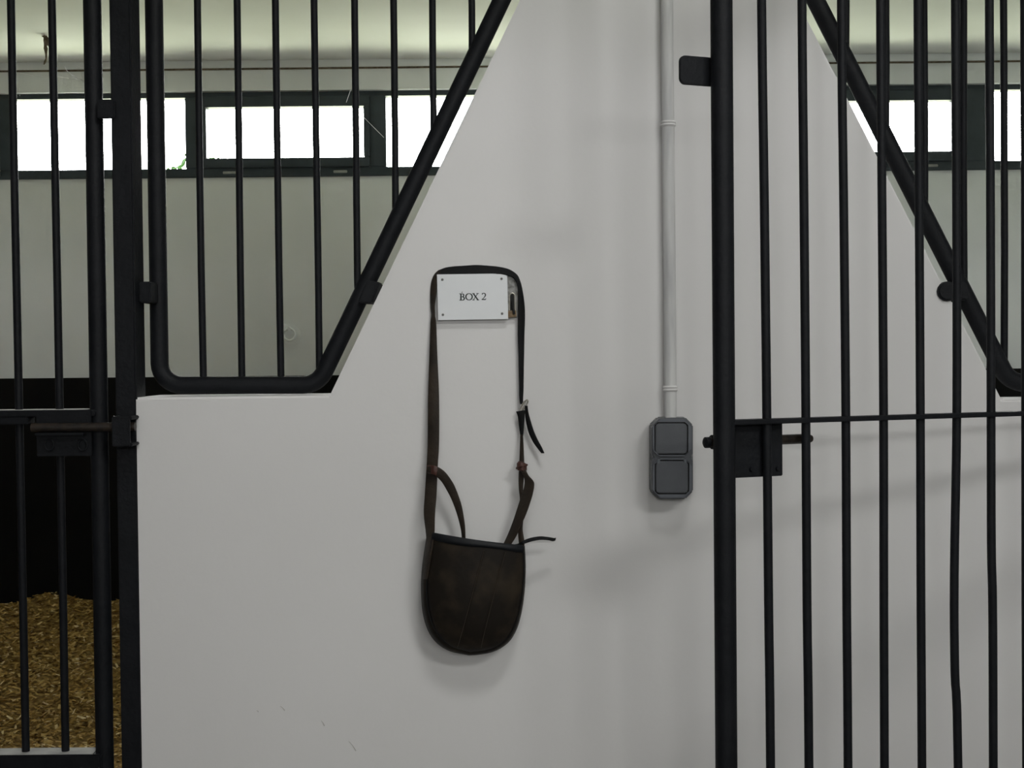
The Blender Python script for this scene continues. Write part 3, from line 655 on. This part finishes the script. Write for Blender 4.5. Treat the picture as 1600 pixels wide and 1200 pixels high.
ribbon('tie_thong', Z6([(150, 1112, 158, 1128, -.046, -.048), (200, 1100, 206, 1112, -.054, -.056), (222, 1082, 230, 1104, -.056, -.058), (275, 1064, 280, 1088, -.050, -.054), (340, 1053, 342, 1078, -.044, -.046), (400, 1058, 400, 1080, -.040, -.042), (440, 1064, 432, 1088, -.036, -.038), (454, 1062, 448, 1084, -.034, -.036)]), 'strap_black', label='thin thong sticking out to the right')
Z8 = lambda s8: [(620+a/3.243, 680+b/3.243, 620+c/3.243, 680+d/3.243, y1_, y2_) for a, b, c, d, y1_, y2_ in s8]
ribbon('short_strap', Z8([(158, 158, 155, 190, -.036, -.036), (180, 156, 176, 194, -.040, -.040), (206, 160, 196, 206, -.042, -.040), (240, 182, 226, 234, -.040, -.036), (268, 216, 252, 276, -.038, -.034), (292, 256, 276, 322, -.036, -.032), (314, 312, 296, 372, -.034, -.030), (330, 366, 310, 415, -.034, -.030), (341, 430, 322, 462, -.034, -.030), (346, 480, 329, 500, -.034, -.030), (347, 560, 334, 570, -.034, -.030)]), 'leather_strap')
ribbon('strap_keeper', Z8([(156, 152, 156, 192, -.034, -.034), (170, 152, 168, 194, -.0385, -.0385), (190, 154, 186, 199, -.0425, -.0425), (208, 162, 200, 205, -.042, -.042)]), 'red_leather', th=0.002, label='reddish leather keeper on the left strap')
# reddish knot
kc = P(770+209/4.618, 610+549/4.615, -.028)
kn = MB().tube([kc+Vector((0, 0, -0.0075)), kc+Vector((0.0006, 0, -0.0055)), kc+Vector((0, 0, 0)), kc+Vector((-0.0008, 0, 0.005)), kc+Vector((0, 0, 0.0075))], [0.0050, 0.0074, 0.0078, 0.0070, 0.0045], 12).build('knot', 'red_leather', bag, True, label='reddish leather knot on the right strap')
MB().tube([kc+Vector((0.0078*math.cos(a*math.pi/8), 0.0078*math.sin(a*math.pi/8)-0.001, 0.003*math.cos(a*math.pi/8+0.6))) for a in range(16)], 0.0018, 8, closed=True).build('knot_wrap', 'red_leather', kn, True)
# buckle: oval wire ring with a prong
b0 = P(770+226/4.618, 610+108/4.615, -.016); ax = (P(244+0, 0, 0)-P(0, 0, 0)).normalized()
long_ = (P(770+246/4.618, 610+72/4.615, -.020)-P(770+212/4.618, 610+146/4.615, -.014)); lon = long_/2; sh_ = Vector((0.0046, -0.002, 0.0022))
bk = MB().tube([b0+lon*math.cos(a*math.pi/10)+sh_*math.sin(a*math.pi/10) for a in range(20)], 0.0013, 8, closed=True).build('buckle', 'nickel', bag, True, label='small bright wire buckle')
MB().tube([b0+lon*0.95, b0+lon*0.2+Vector((0, -0.002, 0)), b0-lon*0.9], 0.0008, 7).build('prong', 'nickel', bk, True)

# ------------------------------------------------------------------ cobwebs and dirt
cw = thing('cobweb', P(90, 118, 0.0), 'thin grey cobweb threads strung between the bars at upper left', 'cobweb')
for pts_ in ([(31, 114), (52, 118.5), (76, 120.5)], [(88, 119.5), (108, 122.5), (118, 123.5)], [(101, 104), (104, 110), (113, 118), (122, 122), (131, 126)], [(120, 103), (128, 106), (133, 110)],
             [(112, 117), (119, 120)], [(118, 123), (133, 128)], [(127, 121), (131, 132)], [(30, 138), (31, 150)], [(137, 150), (139, 146)], [(548, 140), (541, 160)], [(567, 182), (600, 215)]):
    MB().tube([P(a, b, 0.045+0.012*math.sin(a)) for a, b in pts_], 0.0004, 5).build('thread', 'cobweb', cw)
zc = ZC
d0 = P(71, 56, 3.1); d0 = CAM+ray(71, 56)*((ZC-CAM.z)/ray(71, 56).z)
dc = thing('dirt_clump', d0, 'brown dusty web clump hanging from the ceiling at upper left', 'dirt')
Yd = d0.y
path = [P(a, b, Yd) for a, b in ((71, 56.2), (71.5, 60), (72.2, 64), (72, 68), (71, 72), (71.6, 76), (71.8, 80), (72.2, 86), (72, 92), (70.5, 97), (68.5, 101))]
MB().tube(path, [0.006, 0.009, 0.011, 0.009, 0.006, 0.0085, 0.006, 0.004, 0.0028, 0.005, 0.0015], 9).build('strand', 'dirt', dc, True)
MB().tube([P(a, b, Yd-0.01) for a, b in ((65.5, 56.5), (69, 57), (72, 58.5), (75, 61), (77.5, 66))], [0.002, 0.005, 0.006, 0.005, 0.002], 8).build('strand', 'dirt', dc, True)
MB().tube([P(a, b, Yd+0.01) for a, b in ((74, 60), (75, 66), (75.5, 72))], [0.006, 0.007, 0.002], 8).build('strand', 'dirt', dc, True)

# ------------------------------------------------------------------ creeper outside the left windows
yv = YB+0.13
vine = thing('creeper', P(300, 262, yv), 'small green creeper leaves outside at the left windows lower corners', 'plant')
MB().tube([P(a, b, yv) for a, b in ((262, 268), (276, 262), (286, 256), (292, 246), (300, 250), (316, 250), (326, 246), (336, 250), (348, 251))], 0.004, 6).build('stem', 'leaf', vine, True)
for (px, py, r_, a) in ((289, 250, 5, 0.4), (286, 256, 6, 1.2), (281, 263, 6, 2.0), (272, 264, 6, 2.6), (291, 242, 4, 0.1), (263, 266, 5, 1.7), (322, 240, 5, 1.0), (325, 246, 5, 2.2), (332, 249, 5, 0.6), (341, 250, 5, 1.5), (352, 251, 4, 0.2), (322, 229, 3, 0.8)):
    c = P(px, py, yv); R_ = r_*0.0028
    prof = ((1.0, 0), (0.55, 0.55), (-0.2, 0.62), (-0.8, 0.3), (-1.0, 0), (-0.8, -0.3), (-0.2, -0.62), (0.55, -0.55))
    pp = [c+Vector((R_*(u*math.cos(a)-w*math.sin(a)), 0.3*R_*w, R_*(u*math.sin(a)+w*math.cos(a)))) for u, w in prof]
    MB().prism(pp, (0, 0.0012, 0)).build('leaf', 'leaf', vine)
